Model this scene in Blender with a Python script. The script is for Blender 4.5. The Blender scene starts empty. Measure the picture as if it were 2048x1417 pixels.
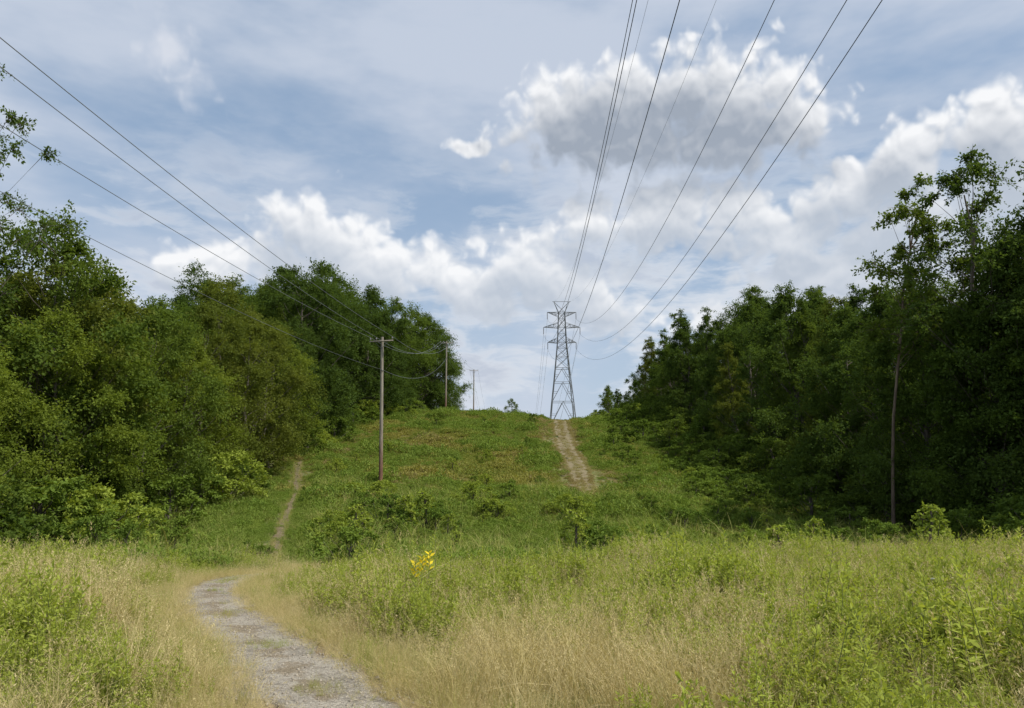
import bpy, math, numpy as np
from mathutils import Vector
R=np.random.default_rng(7)
scene=bpy.context.scene
col=scene.collection
EYE=1.6

# ------------------------------------------------------------------ helpers
def link(o): col.objects.link(o); return o
def mesh_np(name,V,F,mats=(),midx=None,attr=None,smooth=False):
    V=np.asarray(V,dtype=np.float32).reshape(-1,3); F=np.asarray(F,dtype=np.int32)
    k=F.shape[1]; n=F.shape[0]
    me=bpy.data.meshes.new(name)
    me.vertices.add(len(V)); me.vertices.foreach_set('co',V.ravel())
    me.loops.add(n*k); me.loops.foreach_set('vertex_index',F.ravel())
    me.polygons.add(n); me.polygons.foreach_set('loop_start',np.arange(0,n*k,k,dtype=np.int32))
    me.polygons.foreach_set('loop_total',np.full(n,k,dtype=np.int32))
    for m in mats: me.materials.append(m)
    if midx is not None: me.polygons.foreach_set('material_index',np.asarray(midx,dtype=np.int32))
    if smooth: me.polygons.foreach_set('use_smooth',np.ones(n,dtype=bool))
    if attr is not None:
        a=me.attributes.new('v','FLOAT','FACE'); a.data.foreach_set('value',np.asarray(attr,dtype=np.float32))
    me.update(calc_edges=True); me.validate()
    return me
class Acc:
    def __init__(s): s.V=[];s.F=[];s.M=[];s.A=[];s.n=0
    def add(s,V,F,m=0,a=None):
        V=np.asarray(V,float).reshape(-1,3);F=np.asarray(F,int).reshape(-1,4)
        s.V.append(V);s.F.append(F+s.n);s.n+=len(V);s.M.append(np.full(len(F),m))
        s.A.append(np.full(len(F),.5) if a is None else np.asarray(a,float))
    def mesh(s,name,mats,smooth=False):
        return mesh_np(name,np.concatenate(s.V),np.concatenate(s.F),mats,np.concatenate(s.M),np.concatenate(s.A),smooth)
def nrm(v): return v/np.maximum(np.linalg.norm(v,axis=-1,keepdims=True),1e-9)
def leaves(acc,P,D,L,W,rng,up=0.7,m=0,av=None):
    n=len(P); D=nrm(D)
    U=nrm(rng.normal(size=(n,3))*0.8+np.array([0,0,up*1.6]))
    S=nrm(np.cross(D,U)); Nn=nrm(np.cross(S,D))
    L=np.broadcast_to(np.asarray(L,float),(n,))[:,None]; W=np.broadcast_to(np.asarray(W,float),(n,))[:,None]
    a=P; c=P+D*L; mid=P+D*L*.45+Nn*W*.15
    V=np.stack([a,mid+S*W*.5,c,mid-S*W*.5],1).reshape(-1,3)
    F=np.arange(4*n).reshape(n,4)
    acc.add(V,F,m,rng.random(n) if av is None else av)
def tube(acc,P,r,sides=6,m=0):
    P=np.asarray(P,float);r=np.broadcast_to(np.asarray(r,float),(len(P),))
    T=np.gradient(P,axis=0);T=nrm(T)
    ref=np.array([0,0,1.]) if abs(T[:,2]).mean()<.8 else np.array([1.,0,0])
    A=nrm(np.cross(T,ref));B=np.cross(T,A)
    th=np.arange(sides)*2*math.pi/sides
    V=(P[:,None]+r[:,None,None]*(A[:,None]*np.cos(th)[None,:,None]+B[:,None]*np.sin(th)[None,:,None])).reshape(-1,3)
    i=np.arange(len(P)-1)[:,None]*sides; j=np.arange(sides)[None]; k=(j+1)%sides
    F=np.stack([i+j,i+k,i+sides+k,i+sides+j],-1).reshape(-1,4)
    acc.add(V,F,m)
def box(acc,c,s,m=0,ax=None):
    c=np.asarray(c,float);s=np.asarray(s,float)/2
    v=np.array([[x,y,z] for x in(-1,1) for y in(-1,1) for z in(-1,1)],float)*s+c
    acc.add(v,[[0,1,3,2],[4,6,7,5],[0,4,5,1],[2,3,7,6],[0,2,6,4],[1,5,7,3]],m)
def vnoise(x,y,s,seed):
    g=np.random.default_rng(seed).random((256,256))
    x=np.asarray(x,float)/s+97.3;y=np.asarray(y,float)/s+51.7
    xi=np.floor(x).astype(int);yi=np.floor(y).astype(int);fx=x-xi;fy=y-yi
    fx=fx*fx*(3-2*fx);fy=fy*fy*(3-2*fy)
    G=lambda a,b:g[a%256,b%256]
    return (G(xi,yi)*(1-fx)+G(xi+1,yi)*fx)*(1-fy)+(G(xi,yi+1)*(1-fx)+G(xi+1,yi+1)*fx)*fy

# ------------------------------------------------------------------ terrain
_ty=np.arange(-400,3000,1.0)
_tz=np.interp(_ty,[-400,-20,0,6,11,16,19.5,24,30,36,45,55,70,90,105,115,130,160,190,240,320,600,3000],
                  [-2,0,0,-.12,-.42,-.72,-.95,-1.9,-2.3,-2.0,-1.1,-.1,2.0,5.0,7.4,8.2,8.9,10.3,11.6,11,4,-6,-10])
k=np.exp(-.5*(np.arange(-9,10)/2.0)**2);k/=k.sum()
_ts=np.convolve(np.pad(_tz,9,mode='edge'),k,'valid')
def hz(x,y):
    x=np.asarray(x,float);y=np.asarray(y,float)
    z=np.interp(y,_ty,_ts)
    ramp=np.clip((y-50)/55,0,1)*np.clip((260-y)/80,0,1)
    z=z+ramp*.95*np.exp(-((x+9)/11)**2)
    z=z-.7*np.clip((x-6)/12,0,1)*np.clip((y-20)/15,0,1)*np.clip((90-y)/25,0,1)
    amp=np.clip((y-14)/15,0.12,1)
    z=z+amp*(.35*(vnoise(x,y,9,1)-.5)+.16*(vnoise(x,y,3,2)-.5))
    return z
def H(x,y): return float(hz(x,y))

# ------------------------------------------------------------------ materials
def newmat(name):
    m=bpy.data.materials.new(name);m.use_nodes=True;nt=m.node_tree
    for n in list(nt.nodes): nt.nodes.remove(n)
    out=nt.nodes.new('ShaderNodeOutputMaterial')
    return m,nt,out
def setin(nt,node,idx,val):
    if val is None: return
    if isinstance(val,bpy.types.NodeSocket): nt.links.new(val,node.inputs[idx])
    else: node.inputs[idx].default_value=val
def M(nt,op,a,b=None,c=None,clamp=False):
    n=nt.nodes.new('ShaderNodeMath');n.operation=op;n.use_clamp=clamp
    setin(nt,n,0,a);setin(nt,n,1,b);setin(nt,n,2,c);return n.outputs[0]
def VM(nt,op,a,b=None,c=None,out=0):
    n=nt.nodes.new('ShaderNodeVectorMath');n.operation=op
    setin(nt,n,0,a);setin(nt,n,1,b);setin(nt,n,2,c);return n.outputs[out]
def MIX(nt,f,a,b,mode='MIX'):
    n=nt.nodes.new('ShaderNodeMix');n.data_type='RGBA';n.blend_type=mode
    setin(nt,n,0,f)
    for i,v in((6,a),(7,b)):
        if isinstance(v,bpy.types.NodeSocket): nt.links.new(v,n.inputs[i])
        else: n.inputs[i].default_value=(*v,1) if len(v)==3 else v
    return n.outputs[2]
def NOISE(nt,vec,scale,detail=3,rough=.5,out=0,dim='3D'):
    n=nt.nodes.new('ShaderNodeTexNoise');n.noise_dimensions=dim;n.inputs['Scale'].default_value=scale
    n.inputs['Detail'].default_value=detail;n.inputs['Roughness'].default_value=rough
    if vec is not None: nt.links.new(vec,n.inputs['Vector'])
    return n.outputs[out]
def MAPR(nt,v,a,b,c=0,d=1,smooth=True):
    n=nt.nodes.new('ShaderNodeMapRange')
    if smooth:n.interpolation_type='SMOOTHSTEP'
    setin(nt,n,0,v)
    for i,q in enumerate((a,b,c,d)): n.inputs[i+1].default_value=q
    return n.outputs[0]
def POS(nt): return nt.nodes.new('ShaderNodeNewGeometry').outputs['Position']
def leafmat(name,c1,c2,c3=None,transl=.3,patch=12.):
    m,nt,out=newmat(name)
    at=nt.nodes.new('ShaderNodeAttribute');at.attribute_name='v'
    oi=nt.nodes.new('ShaderNodeObjectInfo')
    f=M(nt,'MULTIPLY_ADD',at.outputs['Fac'],.45,M(nt,'MULTIPLY',oi.outputs['Random'],.55))
    c=MIX(nt,f,c1,c2)
    if c3 is not None:
        nz=NOISE(nt,POS(nt),1/patch,1)
        nf=MAPR(nt,M(nt,'MULTIPLY_ADD',M(nt,'SUBTRACT',at.outputs['Fac'],.5),.25,nz),.42,.62)
        c=MIX(nt,nf,c,c3)
    p=nt.nodes.new('ShaderNodeBsdfDiffuse');nt.links.new(c,p.inputs['Color'])
    if transl>0:
        t=nt.nodes.new('ShaderNodeBsdfTranslucent')
        tc=MIX(nt,1.0,c,(1.45,1.4,.65),'MULTIPLY');nt.links.new(tc,t.inputs[0])
        mx=nt.nodes.new('ShaderNodeMixShader');mx.inputs[0].default_value=transl
        nt.links.new(p.outputs[0],mx.inputs[1]);nt.links.new(t.outputs[0],mx.inputs[2]);nt.links.new(mx.outputs[0],out.inputs[0])
    else: nt.links.new(p.outputs[0],out.inputs[0])
    return m
def barkmat(name,c1,c2,scale=6,stretch=.15):
    m,nt,out=newmat(name)
    tc=nt.nodes.new('ShaderNodeTexCoord');mp=nt.nodes.new('ShaderNodeMapping')
    nt.links.new(tc.outputs['Object'],mp.inputs[0]);mp.inputs['Scale'].default_value=(1,1,stretch)
    nz=NOISE(nt,mp.outputs[0],scale,5,.65)
    c=MIX(nt,MAPR(nt,nz,.35,.65),c1,c2)
    p=nt.nodes.new('ShaderNodeBsdfPrincipled');nt.links.new(c,p.inputs['Base Color']);p.inputs['Roughness'].default_value=.9
    b=nt.nodes.new('ShaderNodeBump');b.inputs['Strength'].default_value=.6;b.inputs['Distance'].default_value=.03
    nt.links.new(nz,b.inputs['Height']);nt.links.new(b.outputs[0],p.inputs['Normal'])
    nt.links.new(p.outputs[0],out.inputs[0]);return m
def flat(name,c,rough=.6,metal=0):
    m,nt,out=newmat(name)
    p=nt.nodes.new('ShaderNodeBsdfPrincipled')
    nz=NOISE(nt,POS(nt),3,4)
    nt.links.new(MIX(nt,nz,tuple(q*.75 for q in c),tuple(q*1.2 for q in c)),p.inputs['Base Color'])
    p.inputs['Roughness'].default_value=rough;p.inputs['Metallic'].default_value=metal
    nt.links.new(p.outputs[0],out.inputs[0]);return m

L_dark=leafmat('leaf_dark',(.05,.085,.022),(.10,.15,.034),None,.38)
L_mid=leafmat('leaf_mid',(.066,.112,.022),(.135,.185,.036),None,.38)
L_yel=leafmat('leaf_yellowgreen',(.105,.155,.024),(.19,.235,.038),None,.38)
L_oli=leafmat('leaf_olive',(.09,.12,.024),(.165,.19,.038),None,.38)
L_shrub=leafmat('leaf_shrub',(.10,.16,.03),(.19,.26,.045))
L_shruby=leafmat('leaf_shrub_light',(.19,.25,.04),(.30,.36,.06))
L_gold=leafmat('leaf_goldenrod',(.24,.30,.045),(.41,.46,.09),(.32,.37,.07),.36,1.5)
G_dry=leafmat('grass_dry',(.42,.34,.17),(.70,.60,.34),(.54,.46,.22),.2,1.2)
G_grn=leafmat('grass_green',(.22,.28,.055),(.36,.40,.10),(.42,.38,.15),.3,1.5)
C_hill=leafmat('cover_hill',(.15,.205,.04),(.25,.285,.06),(.29,.275,.075),.28,6.)
C_val=leafmat('cover_valley',(.115,.185,.034),(.22,.29,.05),(.20,.265,.055),.28,3.)
C_brn=leafmat('cover_brown',(.29,.25,.10),(.40,.35,.16),(.28,.22,.09),.2,7.)
L_yellow=leafmat('leaf_bright_yellow',(.7,.52,.03),(.85,.70,.06),None,.3)
bark=barkmat('bark_grey',(.06,.05,.04),(.15,.125,.10))
bark_red=barkmat('bark_brown',(.10,.07,.05),(.21,.155,.11))
stemm=flat('stem_green',(.16,.18,.06))

# ------------------------------------------------------------------ tree prototypes
def tree_proto(seed,Ht,cr,cb,nl,nt_,nleaf,ls,lr=.3,prof='round',trunk_r=.22,open_=0,lean=0.,limb=1.,shell=.45):
    rng=np.random.default_rng(seed)
    tr=Acc();cw=Acc()
    n=9;t=np.linspace(0,1,n)
    wob=np.cumsum(rng.normal(size=(n,2))*(.018 if not lean else .004)*Ht,axis=0);wob-=wob[0]
    P=np.column_stack([wob[:,0]+lean*t*t*Ht,wob[:,1],t*Ht*(.93 if open_ else .84)])
    rr=trunk_r*(1-t)**.8+.03;rr[0]*=1.35
    tube(tr,P,rr,8)
    def tp(z): return np.array([np.interp(z,P[:,2],P[:,0]),np.interp(z,P[:,2],P[:,1]),z])
    for i in range(nl):
        h=(i+.5)/nl; h=np.clip(h+rng.normal()*.04,0,1)
        if prof=='round': rp=math.sin(math.pi*min(1,(h*.86+.13)))**.6
        elif prof=='column': rp=(1-h)**.5*(.75+.25*rng.random())
        elif prof=='skirt': rp=math.cos(h*math.pi/2)**.5*(.8+.35*rng.random())
        z=cb+(Ht-cb)*h; th=i*2.39996+rng.normal()*.4
        rad=cr*rp*(rng.random()**shell)*(1. if rng.random()>.15 else 1.2)
        base=tp(min(z,Ht*.92)); C=np.array([base[0]+rad*math.cos(th),base[1]+rad*math.sin(th),z+rng.normal()*.03*Ht])
        lrad=cr*lr*(.7+.7*rng.random())*(1-.35*h)
        zs=max(.12*Ht,z-rad*(.5+.5*rng.random())-.5);S0=tp(min(zs,Ht*.82))
        mid=(S0+C)/2+np.array([0,0,-.08*rad])+rng.normal(size=3)*.12
        r0=max(.02,.3*trunk_r*(1-.6*h))*limb
        tube(tr,[S0,(S0*.5+mid*.5)+rng.normal(size=3)*.05,mid,(mid+C)/2,C],[r0,r0*.8,r0*.6,r0*.4,.012],5)
        T=nt_
        out=C-tp(min(z,Ht*.9));out[2]=0;out=out/(np.linalg.norm(out)+1e-6)
        D=nrm(rng.normal(size=(T,3))*np.array([1,1,.75])+out*.45+np.array([0,0,.3]))
        ln=lrad*(.45+.8*rng.random(T))
        if open_:
            for q in range(0,T,2): tube(tr,[C,C+D[q]*ln[q]*.5,C+D[q]*ln[q]+np.array([0,0,-.05])],[.014,.009,.005],3)
        tt=.25+.8*rng.random((T,nleaf))
        Q=C+D[:,None]*ln[:,None,None]*tt[...,None]
        Q[...,2]-= (tt**2)*ln[:,None]*.25
        Q=Q+rng.normal(size=Q.shape)*lrad*.075
        Q=Q.reshape(-1,3)
        LD=np.repeat(D,nleaf,0)*.6+rng.normal(size=Q.shape)*.7+np.array([0,0,-.25])
        sz=ls*(.6+.8*rng.random(len(Q)))
        lobev=rng.random()
        leaves(cw,Q,LD,sz,sz*.58,rng,.7,0,np.clip(rng.random(len(Q))*.5+lobev*.5,0,1))
    return tr.mesh('trunk_mesh',[bark]),cw,dict()
def crown_mesh(cw,mat): return cw.mesh('crown_mesh',[mat])
specs={
 'oak_a':dict(seed=11,Ht=16,cr=5.0,cb=3.4,nl=56,nt_=38,nleaf=20,ls=.185,lr=.36,shell=.25),
 'oak_b':dict(seed=12,Ht=16,cr=4.6,cb=2.2,nl=56,nt_=38,nleaf=20,ls=.175,lr=.39,shell=.25),
 'skirt_a':dict(seed=13,Ht=15,cr=4.6,cb=.8,nl=74,nt_=30,nleaf=20,ls=.165,prof='skirt',lr=.30,shell=.35),
 'column_a':dict(seed=14,Ht=17,cr=3.3,cb=1.2,nl=78,nt_=25,nleaf=19,ls=.155,prof='column',lr=.33),
 'column_b':dict(seed=15,Ht=17,cr=3.6,cb=2.0,nl=70,nt_=25,nleaf=19,ls=.16,prof='column',lr=.30),
 'round_a':dict(seed=16,Ht=15,cr=4.8,cb=1.6,nl=52,nt_=38,nleaf=20,ls=.185,lr=.38,shell=.25),
}
protos={}
for kx,s in specs.items():
    trm,cw,_=tree_proto(**s)
    for mn,mm in(('dark',L_dark),('mid',L_mid),('yel',L_yel),('oli',L_oli)):
        protos[(kx,mn)]=(trm,crown_mesh(cw,mm),s['Ht'])
slender=tree_proto(seed=31,Ht=17,cr=1.9,cb=9.4,nl=40,nt_=18,nleaf=14,ls=.15,lr=.42,trunk_r=.055,open_=1,prof='round',lean=.11)
slender=(slender[0],crown_mesh(slender[1],L_mid),17)
slender[0].materials.clear();slender[0].materials.append(bark_red)
opentree=tree_proto(seed=37,Ht=18,cr=3.0,cb=6.5,nl=50,nt_=22,nleaf=17,ls=.15,lr=.36,trunk_r=.16,open_=1,prof='round')
opentree=(opentree[0],crown_mesh(opentree[1],L_dark),18)
sparse=tree_proto(seed=33,Ht=14,cr=3.0,cb=8.2,nl=40,nt_=14,nleaf=14,ls=.10,lr=.24,trunk_r=.12,open_=1,limb=.45)
sparse=(sparse[0],crown_mesh(sparse[1],L_dark),14)

def put_tree(name,proto,x,y,h,label,cat,group=None,rot=None,wid=1.0):
    e=bpy.data.objects.new(name,None);e.empty_display_size=.5;link(e)
    s=h/proto[2]
    e.location=(x,y,H(x,y)-.12);e.rotation_euler=(0,0,R.random()*6.28 if rot is None else rot)
    e.scale=(s*wid,s*wid,s)
    t=bpy.data.objects.new('trunk',proto[0]);link(t);t.parent=e
    c=bpy.data.objects.new('crown',proto[1]);link(c);c.parent=e
    e['label']=label;e['category']=cat
    if group:e['group']=group
    return e
GL='trees of the wood along the clearing'
labs={'dark':'dark green leafy tree at the edge of the wood','mid':'leafy green deciduous tree at the edge of the wood','yel':'yellow-green leafy tree at the edge of the wood','oli':'olive green leafy tree at the edge of the wood'}
# left wood
ly=[20,30,36,42,50,62,78,95,118,140,150,165];lx=[-19.5,-20.5,-21.5,-21.2,-21,-21.5,-23,-23,-21,-17,-13.5,-12];lh=[9.5,11,12.5,12.5,12.5,14,17.5,18,21,18.5,13,8]
y=25.
kk=list(specs)
while y<156:
    for row in range(3):
        ex=np.interp(y,ly,lx);hh=np.interp(y,ly,lh)
        x=ex-row*5.5+R.normal()*.8; yy=y+R.normal()*1.0
        if row==0:hh*=.66+.34*R.random()
        elif row==1:hh*=.84+.22*R.random()
        else:hh*=.90+.18*R.random()
        kind=['oak_a','oak_b','round_a','skirt_a'][R.integers(4)]
        if row==0 and y<80: kind=['skirt_a','round_a','oak_b','round_a'][R.integers(4)]
        q=R.random();mn='mid'
        if y>72: mn='dark' if q<.75 else 'mid'
        elif row==0: mn='yel' if q<.5 else('oli' if q<.75 else 'mid')
        else: mn='mid' if q<.35 else('oli' if q<.7 else'dark')
        put_tree('deciduous_tree',protos[(kind,mn)],x,yy,hh,labs[mn],'tree',GL)
    y+=4.2+y*.012
# right wood
ry=[24,32,36,39,46,52,60,70,82,108,125,140,160];rx=[21.5,23,23.5,23.5,24,24.3,24,24,23.6,23.0,21.6,20.3,20.5];rh=[13,14,15,13.5,13,14,15.5,15.4,16.6,13.6,11.0,7.5,6]
y=24.
while y<162:
    for row in range(3):
        ex=np.interp(y,ry,rx);hh=np.interp(y,ry,rh)
        x=ex+row*5.2-.5+R.normal()*.8; yy=y+R.normal()*1.0
        if row==0:hh*=.72+.33*R.random()
        else:hh*=.86+.24*R.random()
        kind=['column_a','skirt_a','column_b','column_a','oak_b','column_b'][R.integers(6)]
        if row==0:kind=['column_a','skirt_a','column_b','skirt_a'][R.integers(4)]
        q=R.random();mn='dark' if q<.45 else('mid' if q<.8 else 'oli')
        put_tree('deciduous_tree',protos[(kind,mn)],x,yy,hh,labs[mn],'tree',GL)
    y+=3.6+y*.012
for q,(kd,x_,y_,h_,w_) in enumerate((('oak_b',26.4,37,15.5,.9),('column_a',23.0,39,13.5,1.0),('column_b',25.4,35.0,17.5,1.1),('column_a',24.2,32,14.5,1.0),('skirt_a',23.4,35.5,14.0,.9))):
    put_tree('deciduous_tree',protos[(kd,'dark' if q!=1 else 'mid')],x_,y_,h_,'tall dark vine-covered tree rising above the wood','tree',GL,1.0+q,w_)
put_tree('deciduous_tree',opentree,23.7,36,19.0,'tall tree with an open irregular crown above the wood','tree',GL,1.1,1.0)
put_tree('deciduous_tree',opentree,26.2,35.5,18.6,'tall tree with an open irregular crown above the wood','tree',GL,3.9,1.05)
put_tree('deciduous_tree',protos[('oak_a','dark')],-24,80,20.5,'tall dark oak standing above the wood edge','tree',GL,2.0)
put_tree('deciduous_tree',protos[('round_a','mid')],-21.9,35,14.6,'tall leafy green tree with a rounded crown','tree',GL,2.3,.95)
put_tree('deciduous_tree',protos[('oak_a','oli')],-25.0,37.5,14.6,'tall leafy green tree with a rounded crown','tree',GL,1.3)
put_tree('deciduous_tree',protos[('round_a','yel')],-20.3,33,10.0,'yellow-green leafy tree with low branches','tree',GL,2.3)
put_tree('slender_tree',slender,19.1,38,18.9,'slender tree with bare thin brown trunk and small crown','tree',None,0.0)
put_tree('overhanging_tree',sparse,-14.3,18.5,12.7,'sparse tree with fine leafy sprays reaching over the clearing','tree',None,.6,.8)
put_tree('small_tree',protos[('round_a','mid')],-.2,150,4.2,'small rounded tree alone on the hilltop','tree',None,.6)

# shrubs
shr=[]
for sd,mat,prof in((41,L_shrub,'skirt'),(42,L_mid,'skirt'),(43,L_shruby,'round'),(44,L_shrub,'round')):
    a,b,_=tree_proto(seed=sd,Ht=2.4,cr=1.4,cb=.25,nl=24,nt_=16,nleaf=12,ls=.11,lr=.34,trunk_r=.04,prof=prof)
    shr.append((a,b.mesh('shrub_crown',[mat]),2.4))
a,b,_=tree_proto(seed=45,Ht=2.4,cr=.8,cb=.3,nl=16,nt_=9,nleaf=9,ls=.13,lr=.42,trunk_r=.03,prof='column',open_=1)
shr.append((a,b.mesh('shrub_crown',[L_shruby]),2.4))
GS='shrubs along the wood edge'
def shrub(i,x,y,h,lab='leafy green shrub growing among the weeds',g=GS,w=1.):
    put_tree('shrub',shr[i],x,y,h,lab,'shrub',g,None,w)
def offleft(x_,y_): return x_-np.interp(y_,[20,24,30,34,40,50,60,68],[-5.3,-7.0,-9.4,-10.5,-12.1,-14.4,-17.2,-19.4])
for yy in np.arange(24,124,1.9):
    ex=np.interp(yy,ly,lx)+3.2+R.normal()*.7
    if not(38<yy<70 and abs(offleft(ex,yy))<1.6):
        shrub(R.integers(4),ex-(1.6 if 50<yy<75 else 0),yy+R.normal(),1.4+2.0*R.random(),w=1.3)
    lo=.45 if 28<yy<40 else 1.
    ex=np.interp(yy,ry,rx)-3.2+R.normal()*1.0
    shrub([0,1,1][R.integers(3)],ex+(1.5 if lo<1 else 0),yy+R.normal(),(1.6+2.4*R.random())*(.5+.5*lo),w=1.3)
    if 26<yy<118:
        if yy>42: shrub([0,1,3,4][R.integers(4)],ex-2.4+R.normal()*1.2,yy+R.normal(),1.3+1.8*R.random(),w=1.3)
        shrub([0,3,4,3][R.integers(4)],ex-4.5+R.normal()*1.6,yy+R.normal(),(.9+1.3*R.random())*lo,w=1.5)
        shrub([0,3,4,2][R.integers(4)],ex-7.0+R.normal()*2,yy+R.normal(),.6+1.1*R.random()**2,w=1.5)
GV='shrubs in the hollow below the hill'
for i,x,y,h in((3,-6.2,38,2.0),(4,-5.2,36,2.3),(2,-6.5,29,1.7),(4,-5.7,28.5,1.9),(3,-3.9,33,1.2),(4,2.7,31,2.2),(3,3.6,33,1.0),(3,-8.2,40,1.3),
   (3,-11.6,26,1.6),(0,-12.6,25,1.6),(3,9,34,1.3),(0,12,33,1.7),(3,14.5,30,2.0),(1,16,27,2.3),(0,17.2,24,2.2),(0,11,40,1.6),(1,14,45,2.4),(3,8,43,1.3),(4,-1.5,41,1.5),(3,-14.8,27,2.0),(1,-17,25,2.9),(2,-18,22.5,3.0),(2,-17.3,29,3.2),
   (4,-7.0,34,2.0),(4,-4.2,37,2.4),(4,-3.0,35,1.6),(4,9.5,24,1.8),(4,12.2,22,2.0),(2,5.4,34,1.1),(4,-2.2,30,1.4),(2,8.2,37,1.2),(3,-7.8,23.5,1.0),(0,-8.8,25.5,1.1)):
    shrub(i,x,y,h,'leafy green shrub standing in the grassy hollow',GV,1.05)
for q in range(70):
    y_=22+26*R.random();x_=-10+27*R.random()
    if abs(offleft(x_,y_))<1.8 or (y_>44 and abs(x_-4.6)<2): continue
    shrub([0,2,3,4,4][R.integers(5)],x_,y_,.7+1.0*R.random(),'leafy green shrub standing in the grassy hollow',GV,1.3)
for q in range(90):
    y_=44+62*R.random();x_=-16+30*R.random()
    if abs(x_-np.interp(y_,[46,63,77,113],[4.6,5.5,5.7,7.3]))<2.6 or offleft(x_,y_)<1.8: continue
    shrub([0,2,3,4][R.integers(4)],x_,y_,.5+1.1*R.random()**2.0,'small leafy sapling growing on the weedy hillside','small saplings scattered over the hillside',1.0)

# ------------------------------------------------------------------ ground
def axis(fine,lim,st,g):
    a=list(np.arange(0,fine,st));s=st
    while a[-1]<lim: s*=g;a.append(a[-1]+s)
    return np.array(a)
ax=axis(14,1800,.3,1.09);xs=np.concatenate([-ax[::-1][:-1],ax])
ay=axis(24,2500,.3,1.035);ys=np.concatenate([-axis(2,300,.5,1.4)[::-1][:-1],ay])
X,Y=np.meshgrid(xs,ys);Z=hz(X,Y)
nx=len(xs);ny=len(ys)
idx=np.arange(nx*ny).reshape(ny,nx)
F=np.stack([idx[:-1,:-1],idx[:-1,1:],idx[1:,1:],idx[1:,:-1]],-1).reshape(-1,4)
gm,nt,out=newmat('ground_soil')
p=nt.nodes.new('ShaderNodeBsdfPrincipled');p.inputs['Roughness'].default_value=.95;p.inputs['Specular IOR Level'].default_value=.1
ps=POS(nt)
a=NOISE(nt,ps,.12,4,.6);b=NOISE(nt,ps,2.2,5,.7)
c=MIX(nt,MAPR(nt,a,.4,.62),(.09,.13,.03),(.16,.15,.05))
c=MIX(nt,MAPR(nt,b,.4,.7),c,(.24,.20,.11))
nt.links.new(c,p.inputs['Base Color'])
bp=nt.nodes.new('ShaderNodeBump');bp.inputs['Distance'].default_value=.1;nt.links.new(b,bp.inputs['Height']);nt.links.new(bp.outputs[0],p.inputs['Normal'])
nt.links.new(p.outputs[0],out.inputs[0])
g=link(bpy.data.objects.new('ground',mesh_np('ground',np.stack([X,Y,Z],-1).reshape(-1,3),F,[gm],smooth=True)));g['kind']='structure'

# paths
def smoothpath(pts,n,dv=34):
    pts=np.array(pts,float);d=np.r_[0,np.cumsum(np.linalg.norm(np.diff(pts[:,:2],axis=0),axis=1))]
    t=np.linspace(0,d[-1],n);q=np.column_stack([np.interp(t,d,pts[:,i]) for i in range(pts.shape[1])])
    kk=max(3,n//dv)|1;w=np.hanning(kk+2)[1:-1];w/=w.sum()
    return np.column_stack([np.convolve(np.pad(q[:,i],kk//2,mode='reflect',reflect_type='odd'),w,'valid') for i in range(q.shape[1])])
path1=smoothpath([(.3,1.0,.8),(-.3,3.2,.7),(-.97,4.9,.62),(-1.66,6.3,.62),(-2.45,7.8,.60),(-3.3,9.2,.58),(-4.2,10.9,.55),(-5.0,12.7,.52),(-5.5,14.4,.50),(-5.6,15.8,.48),(-5.15,17.1,.46),(-4.6,18.4,.4),(-4.8,20,.3),(-6.8,24,.12),(-9.2,29.5,.12),(-10.5,34,.26),(-12.1,40,.27),(-14.4,50,.32),(-17.2,60,.36),(-19.4,68,.4)],620,48)
track=smoothpath([(4.9,49,.35),(5.15,53,.8),(5.5,63,1.1),(5.7,77,1.2),(6.3,95,1.25),(7.3,113,1.3),(8.2,128,1.3)],300)
def strip(name,pt,mat,extra,lift,ncross=15,seed=3,fray=.12):
    d=np.gradient(pt[:,:2],axis=0);d/=np.linalg.norm(d,axis=1)[:,None];nn=np.column_stack([-d[:,1],d[:,0]])
    s=np.linspace(-1,1,ncross)
    w=pt[:,2]+extra
    wl=w*(1+fray*2*(vnoise(np.arange(len(pt)),0*w,5,seed)-.5)+fray*(vnoise(np.arange(len(pt)),0*w,1.7,seed+3)-.5))
    wr=w*(1+fray*2*(vnoise(np.arange(len(pt)),0*w,5,seed+1)-.5)+fray*(vnoise(np.arange(len(pt)),0*w,1.7,seed+4)-.5))
    off=np.where(s[None]<0,s[None]*wr[:,None],s[None]*wl[:,None])
    XX=pt[:,0:1]+nn[:,0:1]*off;YY=pt[:,1:2]+nn[:,1:2]*off
    ZZ=hz(XX,YY)+lift
    ZZ[:,0]-=.05;ZZ[:,-1]-=.05
    n,m_=XX.shape;ii=np.arange(n*m_).reshape(n,m_)
    FF=np.stack([ii[:-1,:-1],ii[:-1,1:],ii[1:,1:],ii[1:,:-1]],-1).reshape(-1,4)[:,::-1]
    me=mesh_np(name,np.stack([XX,YY,ZZ],-1).reshape(-1,3),FF,[mat],smooth=True)
    va=me.attributes.new('across','FLOAT','POINT');va.data.foreach_set('value',np.tile(s,n).astype(np.float32))
    o=link(bpy.data.objects.new(name,me));o['kind']='structure';return o
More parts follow.
